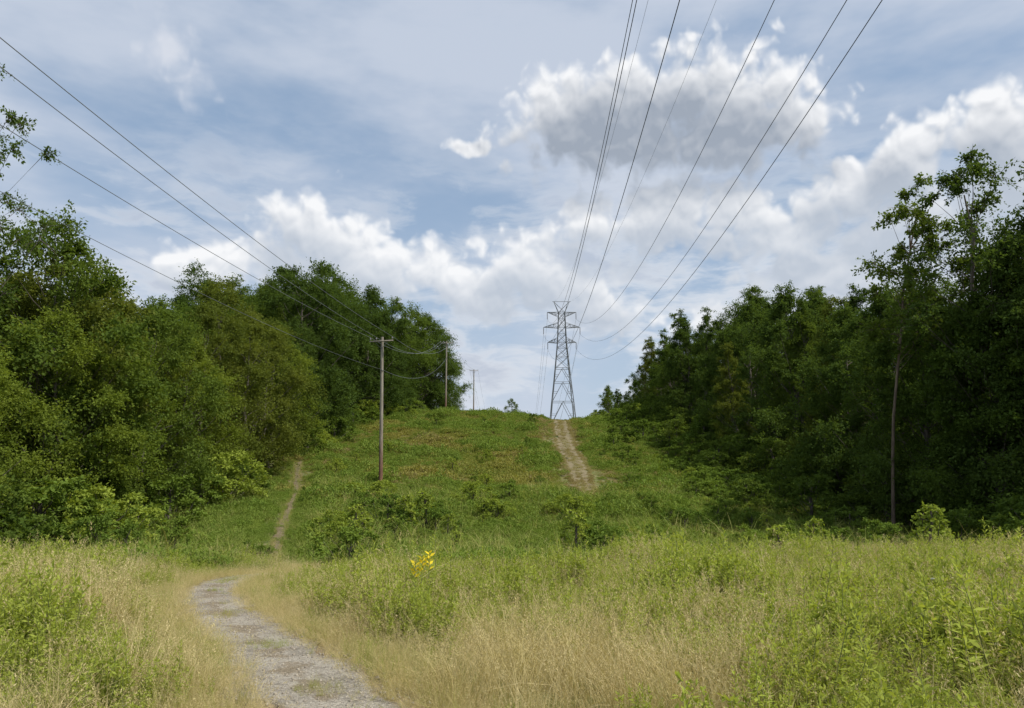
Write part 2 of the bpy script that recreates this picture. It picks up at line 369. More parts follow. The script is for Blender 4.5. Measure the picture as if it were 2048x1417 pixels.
def dirtmat(name,c1,c2,c3,grav,con=.4,ruts=None,cen=.6):
    m,nt,out=newmat(name);p=nt.nodes.new('ShaderNodeBsdfPrincipled');p.inputs['Roughness'].default_value=.95;p.inputs['Specular IOR Level'].default_value=.1
    ps=POS(nt);a=NOISE(nt,ps,1.6,6,.7);b=NOISE(nt,ps,28,4,.7)
    v=nt.nodes.new('ShaderNodeTexVoronoi');nt.links.new(ps,v.inputs['Vector']);v.inputs['Scale'].default_value=grav
    c=MIX(nt,MAPR(nt,a,.42,.58),c1,c2);c=MIX(nt,MAPR(nt,b,.45,.7),c,c3)
    if ruts:
        at=nt.nodes.new('ShaderNodeAttribute');at.attribute_name='across'
        ab=M(nt,'ABSOLUTE',at.outputs['Fac'])
        q=M(nt,'MULTIPLY_ADD',M(nt,'SUBTRACT',a,.5),1.6,ab)
        c=MIX(nt,MAPR(nt,q,.68,.98,0,.9),c,ruts)
        c=MIX(nt,MAPR(nt,M(nt,'MULTIPLY_ADD',M(nt,'SUBTRACT',a,.5),2.2,ab),.0,.25,cen,0),c,ruts)
    sep=nt.nodes.new('ShaderNodeSeparateColor');nt.links.new(v.outputs['Color'],sep.inputs[0])
    c=MIX(nt,1.0,c,MIX(nt,sep.outputs[0],(1-con,)*3,(1+con,)*3),'MULTIPLY')
    nt.links.new(c,p.inputs['Base Color'])
    bp=nt.nodes.new('ShaderNodeBump');bp.inputs['Distance'].default_value=.012;bp.inputs['Strength'].default_value=1.
    nt.links.new(M(nt,'ADD',M(nt,'MULTIPLY',v.outputs['Distance'],-1),M(nt,'MULTIPLY_ADD',a,3,b)),bp.inputs['Height']);nt.links.new(bp.outputs[0],p.inputs['Normal'])
    nt.links.new(p.outputs[0],out.inputs[0]);return m
m_grav=dirtmat('gravel',(.22,.195,.155),(.335,.30,.24),(.40,.36,.29),75,.35,(.225,.175,.105),.65)
m_dirt=dirtmat('straw_dirt',(.23,.175,.105),(.31,.245,.15),(.22,.175,.11),40,.3)
m_track=dirtmat('track_dirt',(.18,.145,.085),(.24,.20,.12),(.18,.155,.085),14,.15,(.15,.145,.06))
m_trail=dirtmat('trail_dirt',(.145,.11,.065),(.19,.15,.09),(.14,.12,.065),14,.15,(.12,.12,.05))
near=path1[path1[:,1]<20.3];far=path1[path1[:,1]>=20.2]
strip('path_verge',near,m_dirt,.14,.015,seed=9,fray=.6)
strip('gravel_path',near,m_grav,.0,.03,seed=5,fray=.5)
strip('dirt_path',far,m_trail,0,.06,seed=15,fray=.7)
strip('dirt_track',track,m_track,0,.08,seed=25,fray=.6)

def pdist(x,y,pt):
    d=np.full(x.shape,1e9)
    for q in pt[::4]: d=np.minimum(d,np.hypot(x-q[0],y-q[1])-q[2])
    return d

# ------------------------------------------------------------------ plant clump prototypes
def blades(acc,rng,n,h,spread,w,bend,m=0,seg=4,seed_head=0):
    for i in range(n):
        r=spread*rng.random()**.6;th=rng.random()*6.28
        hh=h*(.4+.7*rng.random());az=rng.random()*6.28;b=bend*(.2+1.1*rng.random())
        t=np.linspace(0,1,seg+1)
        d=np.array([math.cos(az),math.sin(az)])
        P=np.column_stack([r*math.cos(th)+d[0]*hh*b*t**2,r*math.sin(th)+d[1]*hh*b*t**2,hh*t*(1-.25*b*t*t)])
        s=np.array([-d[1],d[0],0]) if rng.random()<.5 else np.array([d[0]*.7,d[1]*.7,.2])
        ww=w*(1-t**1.5*.9)*(.7+.6*rng.random())
        V=np.stack([P-s*ww[:,None]/2,P+s*ww[:,None]/2],1).reshape(-1,3)
        k_=np.arange(seg)*2;F=np.column_stack([k_,k_+1,k_+3,k_+2])
        acc.add(V,F,m,np.full(seg,rng.random()))
        if rng.random()<seed_head:
            c=P[-1];nn=14
            Q=c+np.column_stack([rng.normal(size=nn)*.01,rng.normal(size=nn)*.01,-rng.random(nn)*.12])
            leaves(acc,Q,rng.normal(size=(nn,3))*.4+np.array([d[0]*.3,d[1]*.3,.8]),.024,.008,rng,.3,m)
def weed(acc,rng,h,ox,oy,nl=44,ll=.118,lw=.029,ms=1,ml=0):
    az=rng.random()*6.28;b=.18*rng.random()
    t=np.linspace(0,1,5);P=np.column_stack([ox+math.cos(az)*h*b*t**2,oy+math.sin(az)*h*b*t**2,h*t])
    tube(acc,P,[.005,.0045,.004,.003,.0015],3,ms)
    tt=np.linspace(.2,1,nl);Q=np.column_stack([np.interp(tt,t,P[:,i]) for i in range(3)])
    th=np.arange(nl)*2.4+rng.random()*6
    el=.05+.85*tt**2.5+rng.normal(size=nl)*.25
    D=np.column_stack([np.cos(th)*np.cos(el),np.sin(th)*np.cos(el),np.sin(el)])
    L=ll*(1.15-.6*tt)*(.7+.6*rng.random(nl))
    leaves(acc,Q,D,L,lw*(L/ll)**.7,rng,1.2,ml)
def branchy(acc,rng,h,ox,oy,ml=0,ms=1):
    az=rng.random()*6.28
    t=np.linspace(0,1,5);P=np.column_stack([ox+math.cos(az)*h*.12*t**2,oy+math.sin(az)*h*.12*t**2,h*t])
    tube(acc,P,[.005,.0045,.004,.003,.0015],3,ms)
    for q in range(9):
        f=.3+.65*q/9;b0=np.array([np.interp(f,t,P[:,i]) for i in range(3)]);a_=q*2.4+rng.random();L=h*.28*(1.2-f)
        d=np.array([math.cos(a_)*.8,math.sin(a_)*.8,.65]);e_=b0+d*L
        tube(acc,[b0,b0+d*L*.5+np.array([0,0,-.01]),e_],[.003,.002,.001],3,ms)
        n=9;u=rng.random(n)
        leaves(acc,b0+(e_-b0)*u[:,None],rng.normal(size=(n,3))*.6+d*.6,.07*(.6+.7*rng.random(n)),.028,rng,1.,ml)
def mk(name,fn,mats):
    a=Acc();fn(a);return bpy.data.objects.new(name,a.mesh(name,mats))
def pr(base,n,fn,mats): return [mk(base,lambda a,i=i:fn(a,np.random.default_rng(100+i*7+len(base))),mats) for i in range(n)]
P_dry=pr('dry_tuft',5,lambda a,r:blades(a,r,24,1.0,.14,.0058,.75,0,4,.45),[G_dry])
P_grn=pr('green_tuft',3,lambda a,r:blades(a,r,24,1.0,.13,.0075,.7),[G_grn])
def fweed(a,r):
    for i in range(3): weed(a,r,1.0*(.5+.5*r.random()),r.normal()*.16,r.normal()*.16)
    for i in range(2): branchy(a,r,.9*(.5+.5*r.random()),r.normal()*.18,r.normal()*.18)
P_weed=pr('weed_stand',6,fweed,[L_gold,stemm])
def fcover(n,h,w,ls,lw):
    def f(a,r):
        th=r.random(n)*6.28;rr=w*np.sqrt(r.random(n))
        top=h*(.35+.65*vnoise(rr*np.cos(th)*3+r.random()*50,rr*np.sin(th)*3,1,5))*(1-.5*(rr/w)**2)
        Q=np.column_stack([rr*np.cos(th),rr*np.sin(th),top*(r.random(n)**.5)])
        D=r.normal(size=(n,3))*.6+np.array([0,0,.55])
        sz=ls*(.6+.8*r.random(n));leaves(a,Q,D,sz,sz*lw,r,.8)
    return f
P_hill=pr('hill_clump',3,fcover(240,.6,.7,.16,.35),[C_hill])
P_brn=pr('brown_clump',3,fcover(200,.6,.6,.2,.12),[C_brn])
P_val=pr('valley_clump',4,fcover(460,.95,.75,.12,.4),[C_val])
def fpeb(a,r):
    v=np.array([[x,y,z] for x in(-1,1) for y in(-1,1) for z in(-1,1)],float)*.5+r.normal(size=(8,3))*.15
    a.add(v,[[0,1,3,2],[4,6,7,5],[0,4,5,1],[2,3,7,6],[0,2,6,4],[1,5,7,3]])
m_peb=leafmat('pebble',(.21,.18,.14),(.45,.40,.32),None,0.0,1)
P_peb=pr('pebble',4,fpeb,[m_peb])

def scatter(name,protos_,x,y,sc,tilt=.15,lift=0,label=None):
    n=len(x);me=bpy.data.meshes.new(name);me.vertices.add(n)
    me.vertices.foreach_set('co',np.column_stack([x,y,hz(x,y)+lift]).astype(np.float32).ravel())
    ra=me.attributes.new('rot','FLOAT_VECTOR','POINT');ra.data.foreach_set('vector',np.column_stack([R.normal(size=n)*tilt,R.normal(size=n)*tilt,R.random(n)*6.28]).astype(np.float32).ravel())
    sc=np.asarray(sc,float);sc=np.column_stack([sc,sc,sc]) if sc.ndim==1 else sc
    sa=me.attributes.new('scl','FLOAT_VECTOR','POINT');sa.data.foreach_set('vector',sc.astype(np.float32).ravel())
    o=link(bpy.data.objects.new(name,me));o['kind']='stuff'
    ng=bpy.data.node_groups.new(name+'_scatter','GeometryNodeTree')
    ng.interface.new_socket('Geometry',in_out='INPUT',socket_type='NodeSocketGeometry');ng.interface.new_socket('Geometry',in_out='OUTPUT',socket_type='NodeSocketGeometry')
    gi=ng.nodes.new('NodeGroupInput');go=ng.nodes.new('NodeGroupOutput')
    j=ng.nodes.new('GeometryNodeJoinGeometry')
    for q in protos_:
        oi=ng.nodes.new('GeometryNodeObjectInfo');oi.inputs['Object'].default_value=q
        gt=ng.nodes.new('GeometryNodeGeometryToInstance');ng.links.new(oi.outputs['Geometry'],gt.inputs[0]);ng.links.new(gt.outputs[0],j.inputs[0])
    ip=ng.nodes.new('GeometryNodeInstanceOnPoints')
    ng.links.new(gi.outputs[0],ip.inputs['Points']);ng.links.new(j.outputs[0],ip.inputs['Instance']);ip.inputs['Pick Instance'].default_value=True
    rv=ng.nodes.new('FunctionNodeRandomValue');rv.data_type='INT'
    for s in rv.inputs:
        if s.type=='INT' and s.name=='Min': s.default_value=0
        if s.type=='INT' and s.name=='Max': s.default_value=len(protos_)-1
    ro=[s for s in rv.outputs if s.type=='INT'][0];ng.links.new(ro,ip.inputs['Instance Index'])
    def na(nm):
        q=ng.nodes.new('GeometryNodeInputNamedAttribute');q.data_type='FLOAT_VECTOR';q.inputs[0].default_value=nm;return q.outputs[0]
    er=ng.nodes.new('FunctionNodeEulerToRotation');ng.links.new(na('rot'),er.inputs[0]);ng.links.new(er.outputs[0],ip.inputs['Rotation'])
    ng.links.new(na('scl'),ip.inputs['Scale']);ng.links.new(ip.outputs[0],go.inputs[0])
    md=o.modifiers.new('scatter','NODES');md.node_group=ng
    return o
# foreground meadow
def wedge(n,y0,y1):
    y=np.sqrt(y0**2+(y1**2-y0**2)*R.random(n));x=(R.random(n)*2-1)*(.78*y+1.2);return x,y
x,y=wedge(29000,2.0,20.5)
d=pdist(x,y,path1)
keep=d>-.05+.2*R.random(len(x));x,y,d=x[keep],y[keep],d[keep]
bear=x/y
left=x<np.interp(y,path1[:,1],path1[:,0])
dry=np.where(left,np.clip(1.1-d/1.0,0,1),np.clip(1.2-d/1.2,0,1))
dry=np.where(~left,np.maximum(dry,np.clip(1.08-np.abs(bear-.08)/.42,0,1)*.85*np.clip((12.5-y)/4.5,.30,1)),dry)
dry=np.where(left,np.maximum(dry,.25),np.maximum(dry,.29))
dry=np.clip(dry+(vnoise(x,y,1.3,61)-.5)*1.0+(vnoise(x,y,.4,62)-.5)*.9,0.03,1)
isdry=R.random(len(x))<dry
hgt=(.24+.54*vnoise(x,y,1.1,63))*(.6+.8*R.random(len(x)))*np.clip(.30+d*.8,.2,1)*np.clip((y-1.0)/3.0,.38,1)
midf=np.exp(-((bear+.05)/.25)**2);hgt*=1-np.clip((y-7)/8,0,1)*(.10+.34*midf)
hgt*=np.where(left,.92,1)
hgt*=1-.6*np.clip((y-13)/3,0,1)*np.exp(-((x-np.interp(y,path1[:,1],path1[:,0])-.6)/1.2)**2)
g1=isdry;g2=(~isdry)&(R.random(len(x))<.22);g3=(~isdry)&(~g2)
scatter('dry_grass',P_dry,x[g1],y[g1],hgt[g1]*1.2,.25)
scatter('green_grass',P_grn,x[g2],y[g2],hgt[g2]*1.0,.2)
tall=np.where(R.random(len(x))<.10,1.4,1.0)*np.where(left&(d<1.2),.75,1)
scatter('leafy_weeds',P_weed,x[g3],y[g3],(hgt*tall)[g3]*1.05,.12)
n=9000;i=R.integers(0,len(near),n);off=np.where(R.random(n)<.5,R.normal(size=n)*.12,R.normal(size=n)*.45)
xx=near[i,0]+off+R.normal(size=n)*.08;yy=near[i,1]+R.normal(size=n)*.1
kk_=vnoise(xx,yy,.45,71)>.66
scatter('path_tufts',P_grn,xx[kk_],yy[kk_],.04+.12*R.random(kk_.sum())**1.5,.5)
n=13000;i=R.integers(0,len(near),n);off=R.choice([-1,1],n)*(near[i,2]-.13+.6*R.random(n))
scatter('verge_straw',P_dry,near[i,0]+off,near[i,1]+R.normal(size=n)*.15,.04+.28*R.random(n)**1.7,.8)
n=4000;i=R.integers(0,len(near),n);off=R.choice([-1,1],n)*(near[i,2]+.0+.7*R.random(n))
scatter('verge_grass',P_grn,near[i,0]+off,near[i,1]+R.normal(size=n)*.15,.08+.24*R.random(n),.4)
n=9000;i=R.integers(0,len(near),n)
off=(R.random(n)*2-1)*(near[i,2]+.15)
s_=.004+.016*R.random(n)**3
scatter('path_gravel',P_peb,near[i,0]+off,near[i,1]+R.normal(size=n)*.15,s_,1.5,.03)
# hollow
x=(R.random(20000)*2-1)*32;y=17+R.random(20000)*36
m_=(np.abs(x)<.75*y+2)&(x>np.interp(y,ly,lx))&(x<np.interp(y,ry,rx));x,y=x[m_],y[m_]
d=np.minimum(pdist(x,y,path1)-.14*R.random(len(x))+.05,pdist(x,y,track)-.1);m_=d>0;x,y,d=x[m_],y[m_],d[m_]
s=(.35+1.0*vnoise(x,y,3.5,81))*(.75+.5*R.random(len(x)))*np.clip(.3+d*.4,.22,1)*np.where(y<22,.65,1)
t=R.random(len(x))<.72
scatter('hollow_weeds',P_val,x[t],y[t],s[t]*.95,.12)
t=~t;scatter('hollow_grass',P_grn,x[t],y[t],np.column_stack([s[t]*2,s[t]*2,s[t]*1.25]),.12)
# hill
x=-24+R.random(28000)*50;y=44+R.random(28000)*88
m_=(x>np.interp(y,ly,lx)+1)&(x<np.interp(y,ry,rx)-1);x,y=x[m_],y[m_]
d=np.minimum(pdist(x,y,path1)-.14*R.random(len(x))+.05,pdist(x,y,track)+.25*R.random(len(x)));m_=d>0;x,y,d=x[m_],y[m_],d[m_]
pb=np.clip(.12+.20*np.clip((y-62)/40,0,1)+(vnoise(x,y,6,91)-.5)*.8+(vnoise(x,y,2,93)-.5)*.6+.5*np.exp(-np.maximum(pdist(x,y,track),0)/1.2),0,.9)
b=R.random(len(x))<pb
s=(.3+1.1*vnoise(x,y,2.2,92)**1.5)*(.6+.8*R.random(len(x)))*np.clip(.35+d*.4,.25,1)
v=(~b)&(R.random(len(x))<.34)&(vnoise(x,y,5,95)>.35);h_=(~b)&(~v)
scatter('hill_weeds',P_hill,x[h_],y[h_],s[h_],.12)
scatter('hill_leafy_weeds',P_val,x[v],y[v],s[v]*1.15,.12)
scatter('hill_dry_weeds',P_brn,x[b],y[b],s[b]*.95,.12)
n=1900;i=R.integers(0,len(track),n);off=R.normal(size=n)*.3
off=np.where(R.random(n)<.45,off,R.choice([-1,1],n)*(track[i,2]-.35*R.random(n)))
scatter('track_grass',P_brn,track[i,0]+off,track[i,1]+R.normal(size=n)*.3,.12+.26*R.random(n),.1,.05)
n=700;i=R.integers(0,len(far),n);off=R.choice([-1,1],n)*(far[i,2]*(.5+.6*R.random(n)))
scatter('trail_grass',P_grn,far[i,0]+off,far[i,1]+R.normal(size=n)*.2,.2+.4*R.random(n),.2,.03)

# yellow plant and flowers
r=np.random.default_rng(5)
st=Acc();lf=Acc()
for q in range(3):
    h=.76+.05*q;ox,oy=-.09+.08*q,.03*q
    tube(st,[(ox,oy,0),(ox+.02,oy,h*.5),(ox+.03,oy,h)],[.006,.005,.002],4)
    n=11;tt=np.linspace(.78,1,n);th=np.arange(n)*2.4
    leaves(lf,np.column_stack([ox+.03*tt,oy+0*tt,h*tt]),np.column_stack([np.cos(th)*.7,np.sin(th)*.7,.45+0*th]),.085,.036,r,.5)
e=link(bpy.data.objects.new('yellow_leaf_plant',None));e.location=(-1.08,9,H(-1.08,9));e['label']='tall weed with bright yellow leaves at its tip among green weeds';e['category']='plant'
for nm,mm in(('stem',st.mesh('stem',[stemm])),('leaf_cluster',lf.mesh('leaf_cluster',[L_yellow]))):
    o=link(bpy.data.objects.new(nm,mm));o.parent=e
white=flat('petal_white',(.75,.75,.72))
st=Acc();tube(st,[(0,0,0),(.01,0,.3),(.02,.01,.60)],[.004,.003,.002],4)
um=Acc()
for q in range(30):
    rr=.024*math.sqrt(r.random());th=r.random()*6.28;c=np.array([.02+rr*math.cos(th),.01+rr*math.sin(th),.61-rr*.15])
    tube(um,[(.02,.01,.585),tuple(c)],[.0007,.0007],3)
    Dd=np.column_stack([np.cos(np.arange(5)*1.256),np.sin(np.arange(5)*1.256),np.full(5,.15)])
    leaves(um,np.repeat(c[None],5,0),Dd,.010,.008,r,5)
ms,mu=st.mesh('stem',[stemm]),um.mesh('flower_head',[white])
for x_,y_ in((-5.0,7.4),(4.7,8.6),(-6.4,9.2)):
    e=link(bpy.data.objects.new('wildflower',None));e.location=(x_,y_,H(x_,y_));e.rotation_euler=(0,0,x_);e['label']='small white umbel wildflower on a thin stem in the grass';e['category']='flower';e['group']='white wildflowers in the meadow'
    for nm,mm in(('stem',ms),('flower_head',mu)):
        o=link(bpy.data.objects.new(nm,mm));o.parent=e

# ------------------------------------------------------------------ utility poles
m_wood,nt,out=newmat('pole_wood')
tc=nt.nodes.new('ShaderNodeTexCoord');mp=nt.nodes.new('ShaderNodeMapping');nt.links.new(tc.outputs['Object'],mp.inputs[0]);mp.inputs['Scale'].default_value=(14,14,.8)
nz=NOISE(nt,mp.outputs[0],1.5,5,.65)
sp=nt.nodes.new('ShaderNodeSeparateXYZ');nt.links.new(tc.outputs['Object'],sp.inputs[0])
c1=MIX(nt,MAPR(nt,nz,.35,.65),(.20,.17,.13),(.36,.32,.26));c2=MIX(nt,MAPR(nt,nz,.4,.6),(.12,.055,.035),(.24,.12,.075))
c=MIX(nt,MAPR(nt,M(nt,'ADD',sp.outputs[2],M(nt,'MULTIPLY',nz,2)),1.5,6.0),c2,c1)
p=nt.nodes.new('ShaderNodeBsdfPrincipled');p.inputs['Roughness'].default_value=.9;nt.links.new(c,p.inputs['Base Color']);nt.links.new(p.outputs[0],out.inputs[0])
m_steel=flat('galvanised_steel',(.17,.18,.19),.55,.3);m_ins=flat('insulator_grey',(.16,.15,.15),.35)
m_wire=flat('wire_dark',(.035,.037,.04),.5);m_wire2=flat('wire_light',(.16,.17,.18),.5)
PH=10.9
def pole_meshes():
    a=Acc();t=np.linspace(0,1,12);tube(a,np.column_stack([0*t,0*t,-.4+t*(PH+.4)]),.15-.05*t,12)
    tube(a,[(0,0,PH-.001),(0,0,PH+.015)],[.10,.001],12)
    s=a.mesh('shaft',[m_wood],True)
    a=Acc();box(a,(0,-.155,PH-.33),(1.85,.09,.09));ca=a.mesh('crossarm',[m_wood])
    a=Acc()
    for sx in(-1,1): tube(a,[(sx*.5,-.12,PH-.40),(0,-.12,PH-.9)],[.012,.012],4)
    br=a.mesh('brace',[m_steel])
    a=Acc();zs=[0,.1,.1,.14,.14,.2,.2,.25];rs=[.015,.015,.06,.06,.04,.055,.035,.03]
    tube(a,[(0,0,z) for z in zs],rs,8);ins=a.mesh('insulator',[m_ins])
    return s,ca,br,ins
pm=pole_meshes()
poles=[(-9.45,54.0,.0),(-9.6,107.0,0),(-8.3,160.0,0)]
ptop=[]
for i,(px,py,_) in enumerate(poles):
    e=link(bpy.data.objects.new('utility_pole',None))
    e.location=(px,py,H(px,py));e.rotation_euler=(0,math.radians(-.9 if i==0 else 0),math.radians([-14,2,4][i]))
    e['label']=['weathered wooden utility pole with reddish base and crossarm','grey wooden utility pole standing on the hilltop','small wooden utility pole beyond the hill crest'][i]
    e['category']='utility pole';e['group']='wooden poles of the distribution line'
    for nm,mm in zip(('shaft','crossarm','brace'),pm[:3]):
        o=link(bpy.data.objects.new(nm,mm));o.parent=e
    for sx in(-.87,-.4,.87):
        o=link(bpy.data.objects.new('insulator',pm[3]));o.parent=e;o.location=(sx,-.155,PH-.285)
    o=link(bpy.data.objects.new('insulator',pm[3]));o.parent=e;o.location=(.1,-.08,PH-2.6);o.rotation_euler=(math.radians(60),0,0)
    ptop.append(np.array([px,py,H(px,py)+PH]))
def wire(name,P,r,mat,label,group):
    a=Acc();tube(a,P,r,5,0);o=link(bpy.data.objects.new(name,a.mesh(name,[mat],True)))
    o['label']=label;o['category']='power line';o['group']=group;return o
def span(A,B,sag,n=40):
    A=np.array(A,float);B=np.array(B,float);t=np.linspace(0,1,n)[:,None];P=A+(B-A)*t;P[:,2]-=4*sag*(t*(1-t))[:,0];return P
GW='thin wires of the wooden pole line'
T1,T2,T3=ptop
zt=T1[2]-.05
for k_,(dx,bk) in enumerate(((.87,(-12.0,-2.0,zt+.6)),(-.42,(-12.6,-2.,zt+.6)),(-.9,(-15.2,-2.,zt+.4)))):
    A=(T1[0]+dx-.15,T1[1]-.1,zt);wire('power_line',span(A,bk,.75,60),.012,m_wire2,'thin wire hung between wooden poles',GW)
    wire('power_line',span(A,(T2[0]+dx,T2[1]-.1,T2[2]-.05),1.5),.013,m_wire2,'thin wire hung between wooden poles',GW)
    wire('power_line',span((T2[0]+dx,T2[1]-.1,T2[2]-.05),(T3[0]+dx,T3[1]-.1,T3[2]-.05),1.3),.012,m_wire2,'thin wire hung between wooden poles',GW)
    wire('power_line',span((T3[0]+dx,T3[1]-.1,T3[2]-.05),(T3[0]+dx+1,T3[1]+55,T3[2]-10),1.2),.012,m_wire2,'thin wire hung between wooden poles',GW)
A=(T1[0],T1[1]-.3,T1[2]-2.5);wire('power_line',span(A,(-13.6,-2,T1[2]-1.9),.9,60),.009,m_wire2,'thin wire hung lower on the poles',GW)
wire('power_line',span(A,(T2[0]+.1,T2[1]-.3,T2[2]-2.5),1.6),.012,m_wire2,'thin wire hung lower on the poles',GW)
wire('power_line',span((T2[0]+.1,T2[1]-.3,T2[2]-2.5),(T3[0]+.1,T3[1]-.3,T3[2]-2.5),1.3),.012,m_wire2,'thin wire hung lower on the poles',GW)

# ------------------------------------------------------------------ lattice pylon
TX,TY=13.0,190.0;TB=12.0
tw=link(bpy.data.objects.new('transmission_tower',None));tw.location=(TX,TY,TB);tw['label']='tall grey steel lattice transmission tower on the hilltop';tw['category']='transmission tower'
def wd(z): return np.interp(z,[0,11,21,29],[3.3,2.1,1.15,.8])
body=Acc()
def bar(a,p,q,r): tube(a,[p,q],[r*.85,r*.85],4)
lv=[-1,5.5,10.5,14.2,17.2,19.6,21.2,23.2,25.2,27.2,29.0]
for sx in(-1,1):
    for sy in(-1,1):
        tube(body,[(sx*wd(z),sy*wd(z),z) for z in lv],.105,4)
for i in range(len(lv)-1):
    z0,z1=lv[i],lv[i+1];w0,w1=wd(z0),wd(z1)
    c0=[(-w0,-w0,z0),(w0,-w0,z0),(w0,w0,z0),(-w0,w0,z0)];c1=[(-w1,-w1,z1),(w1,-w1,z1),(w1,w1,z1),(-w1,w1,z1)]
    for j in range(4):
        j2=(j+1)%4
        if i<3:
            mid=tuple((np.array(c1[j])+np.array(c1[j2]))/2)
            bar(body,c0[j],mid,.07);bar(body,c0[j2],mid,.07)
            ql=tuple((np.array(c0[j])+np.array(c1[j]))/2);qm=tuple((np.array(c0[j])+np.array(mid))/2);bar(body,ql,qm,.05)
            ql=tuple((np.array(c0[j2])+np.array(c1[j2]))/2);qm=tuple((np.array(c0[j2])+np.array(mid))/2);bar(body,ql,qm,.05)
        else:
            bar(body,c0[j],c1[j2],.06);bar(body,c0[j2],c1[j],.06)
        bar(body,c1[j],c1[j2],.07)
o=link(bpy.data.objects.new('lattice_body',body.mesh('lattice_body',[m_steel])));o.parent=tw
pk=Acc()
for sx in(-1,1):
    for sy in(-1,1):
        bar(pk,(sx*.8,sy*.8,28.9),(sx*2.05,0,31.9),.08);bar(pk,(-sx*.8,sy*.8,29),(sx*2.05,0,31.9),.05)
    bar(pk,(sx*.8,0,29.1),(sx*1.4,0,30.6),.05)
bar(pk,(-2.4,0,31.9),(2.4,0,31.9),.07)
o=link(bpy.data.objects.new('peak_frame',pk.mesh('peak_frame',[m_steel])));o.parent=tw
im=Acc()
zz=np.arange(0,1.75,.075);P_=[(0,0,-z) for z in zz];tube(im,P_,[.04 if i%2 else .13 for i in range(len(zz))],8);im=im.mesh('insulator_string',[m_ins])
arm_z=[29.0,25.0,21.0];arm_w=[3.75,4.75,3.7];sl=[]
for z,w in zip(arm_z,arm_w):
    a=Acc();b_=wd(z)
    for sx in(-1,1):
        tip=np.array([sx*w,0,z+.05])
        for sy in(-1,1):
            lo=np.array([sx*b_,sy*b_,z-.05]);hi=np.array([sx*b_*.9,sy*b_*.9,z+1.25 if z<29 else z-1.2])
            bar(a,lo,tip,.08);bar(a,hi,tip,.07)
            for f in(.33,.66):
                p1=lo+(tip-lo)*f;p2=hi+(tip-hi)*f;bar(a,p1,p2,.05);p3=lo+(tip-lo)*(f-.33);bar(a,p3,p2,.05)
        for f in(.25,.5,.75):
            bar(a,(sx*(b_+(w-b_)*f),b_*(1-f),z),(sx*(b_+(w-b_)*f),-b_*(1-f),z),.05)
    o=link(bpy.data.objects.new('crossarm',a.mesh('crossarm',[m_steel])));o.parent=tw
    for sx in(-1,1):
        o=link(bpy.data.objects.new('insulator_string',im));o.parent=tw;o.location=(sx*w,0,z-.03)
        sl.append((sx,z,w))
GT='high-voltage wires of the transmission tower'
def para(x0,z0,yr,xr,zr,C,ye=-70):
    B=(z0-zr)/(TY-yr)-C*(TY+yr);A=z0-B*TY-C*TY*TY
    y=np.r_[np.linspace(TY,60,50),np.linspace(58,ye,60)];xx=x0+(xr-x0)*(TY-y)/(TY-yr)
    return np.column_stack([xx,y,A+B*y+C*y*y])
spec={(-1,29.0):(6.3,35.4,24),(1,29.0):(13.7,35.4,24),(-1,25.0):(5.7,31,21),(1,25.0):(15.3,31,21),(-1,21.0):(6.75,27.3,18.5),(1,21.0):(14.9,27.3,18.5)}
for sx,z,w in sl:
    xr,yr,zr=spec[(sx,z)];x0=TX+sx*w;z0=TB+z-1.75
    wire('transmission_wire',para(x0,z0,yr,xr,zr+EYE,.00113),.021,m_wire,'long high-voltage wire sagging down to the steel tower',GT)
    y=np.linspace(0,240,40);wire('transmission_wire',np.column_stack([x0+.004*y,TY+y,z0-.24*y+.00055*y*y]),.025,m_wire2,'long high-voltage wire sagging away beyond the steel tower',GT)
for sx,xr in((-1,8.6),(1,12.9)):
    wire('transmission_wire',para(TX+sx*2.05,TB+31.9,43,xr,29+EYE,.0008),.010,m_wire2,'thin shield wire running from the tower peak',GT)

# ------------------------------------------------------------------ sky with clouds
SUN_EL,SUN_AZ=56,112
w=bpy.data.worlds.new('World');scene.world=w;w.use_nodes=True;nt=w.node_tree
try: w.cycles.sampling_method='NONE'
except Exception: pass
for n in list(nt.nodes): nt.nodes.remove(n)
wo=nt.nodes.new('ShaderNodeOutputWorld');bg=nt.nodes.new('ShaderNodeBackground');bg.inputs[1].default_value=.1
nt.links.new(bg.outputs[0],wo.inputs[0])
sky=nt.nodes.new('ShaderNodeTexSky');sky.sky_type='NISHITA';sky.sun_disc=False;sky.sun_elevation=math.radians(SUN_EL);sky.sun_rotation=math.radians(SUN_AZ)
# cloud masses: bearing tangent, elevation tangent, half width, half height
blobs=[(.076,.490,.10,.065),(.148,.520,.11,.085),(.249,.530,.12,.095),(.343,.515,.10,.08),(.413,.480,.08,.05),(.161,.465,.17,.07),(.29,.47,.17,.07),(.12,.450,.12,.045),
 (-.304,.325,.055,.065),(-.262,.300,.08,.065),(-.184,.275,.10,.055),(-.114,.255,.08,.045),(-.30,.262,.13,.045),(-.436,.27,.09,.045),
 (.018,.268,.07,.06),(.06,.245,.10,.07),(.13,.225,.08,.055),(-.055,.235,.09,.04),
 (.109,.335,.065,.045),(.208,.342,.10,.055),(.30,.345,.10,.058),(.39,.322,.11,.05),
 (.552,.429,.07,.07),(.478,.384,.11,.06),(.55,.355,.14,.065),(.70,.475,.11,.08),(.70,.40,.14,.08),(.48,.275,.22,.05),(.66,.30,.15,.06),(.30,.20,.12,.03),
 (-.056,.444,.030,.014),(1.0,.5,.2,.15)]
cg=bpy.data.node_groups.new('cloud_mass','ShaderNodeTree')
cg.interface.new_socket('Vector',in_out='INPUT',socket_type='NodeSocketVector')
cg.interface.new_socket('Value',in_out='OUTPUT',socket_type='NodeSocketFloat')
gi=cg.nodes.new('NodeGroupInput');go=cg.nodes.new('NodeGroupOutput')
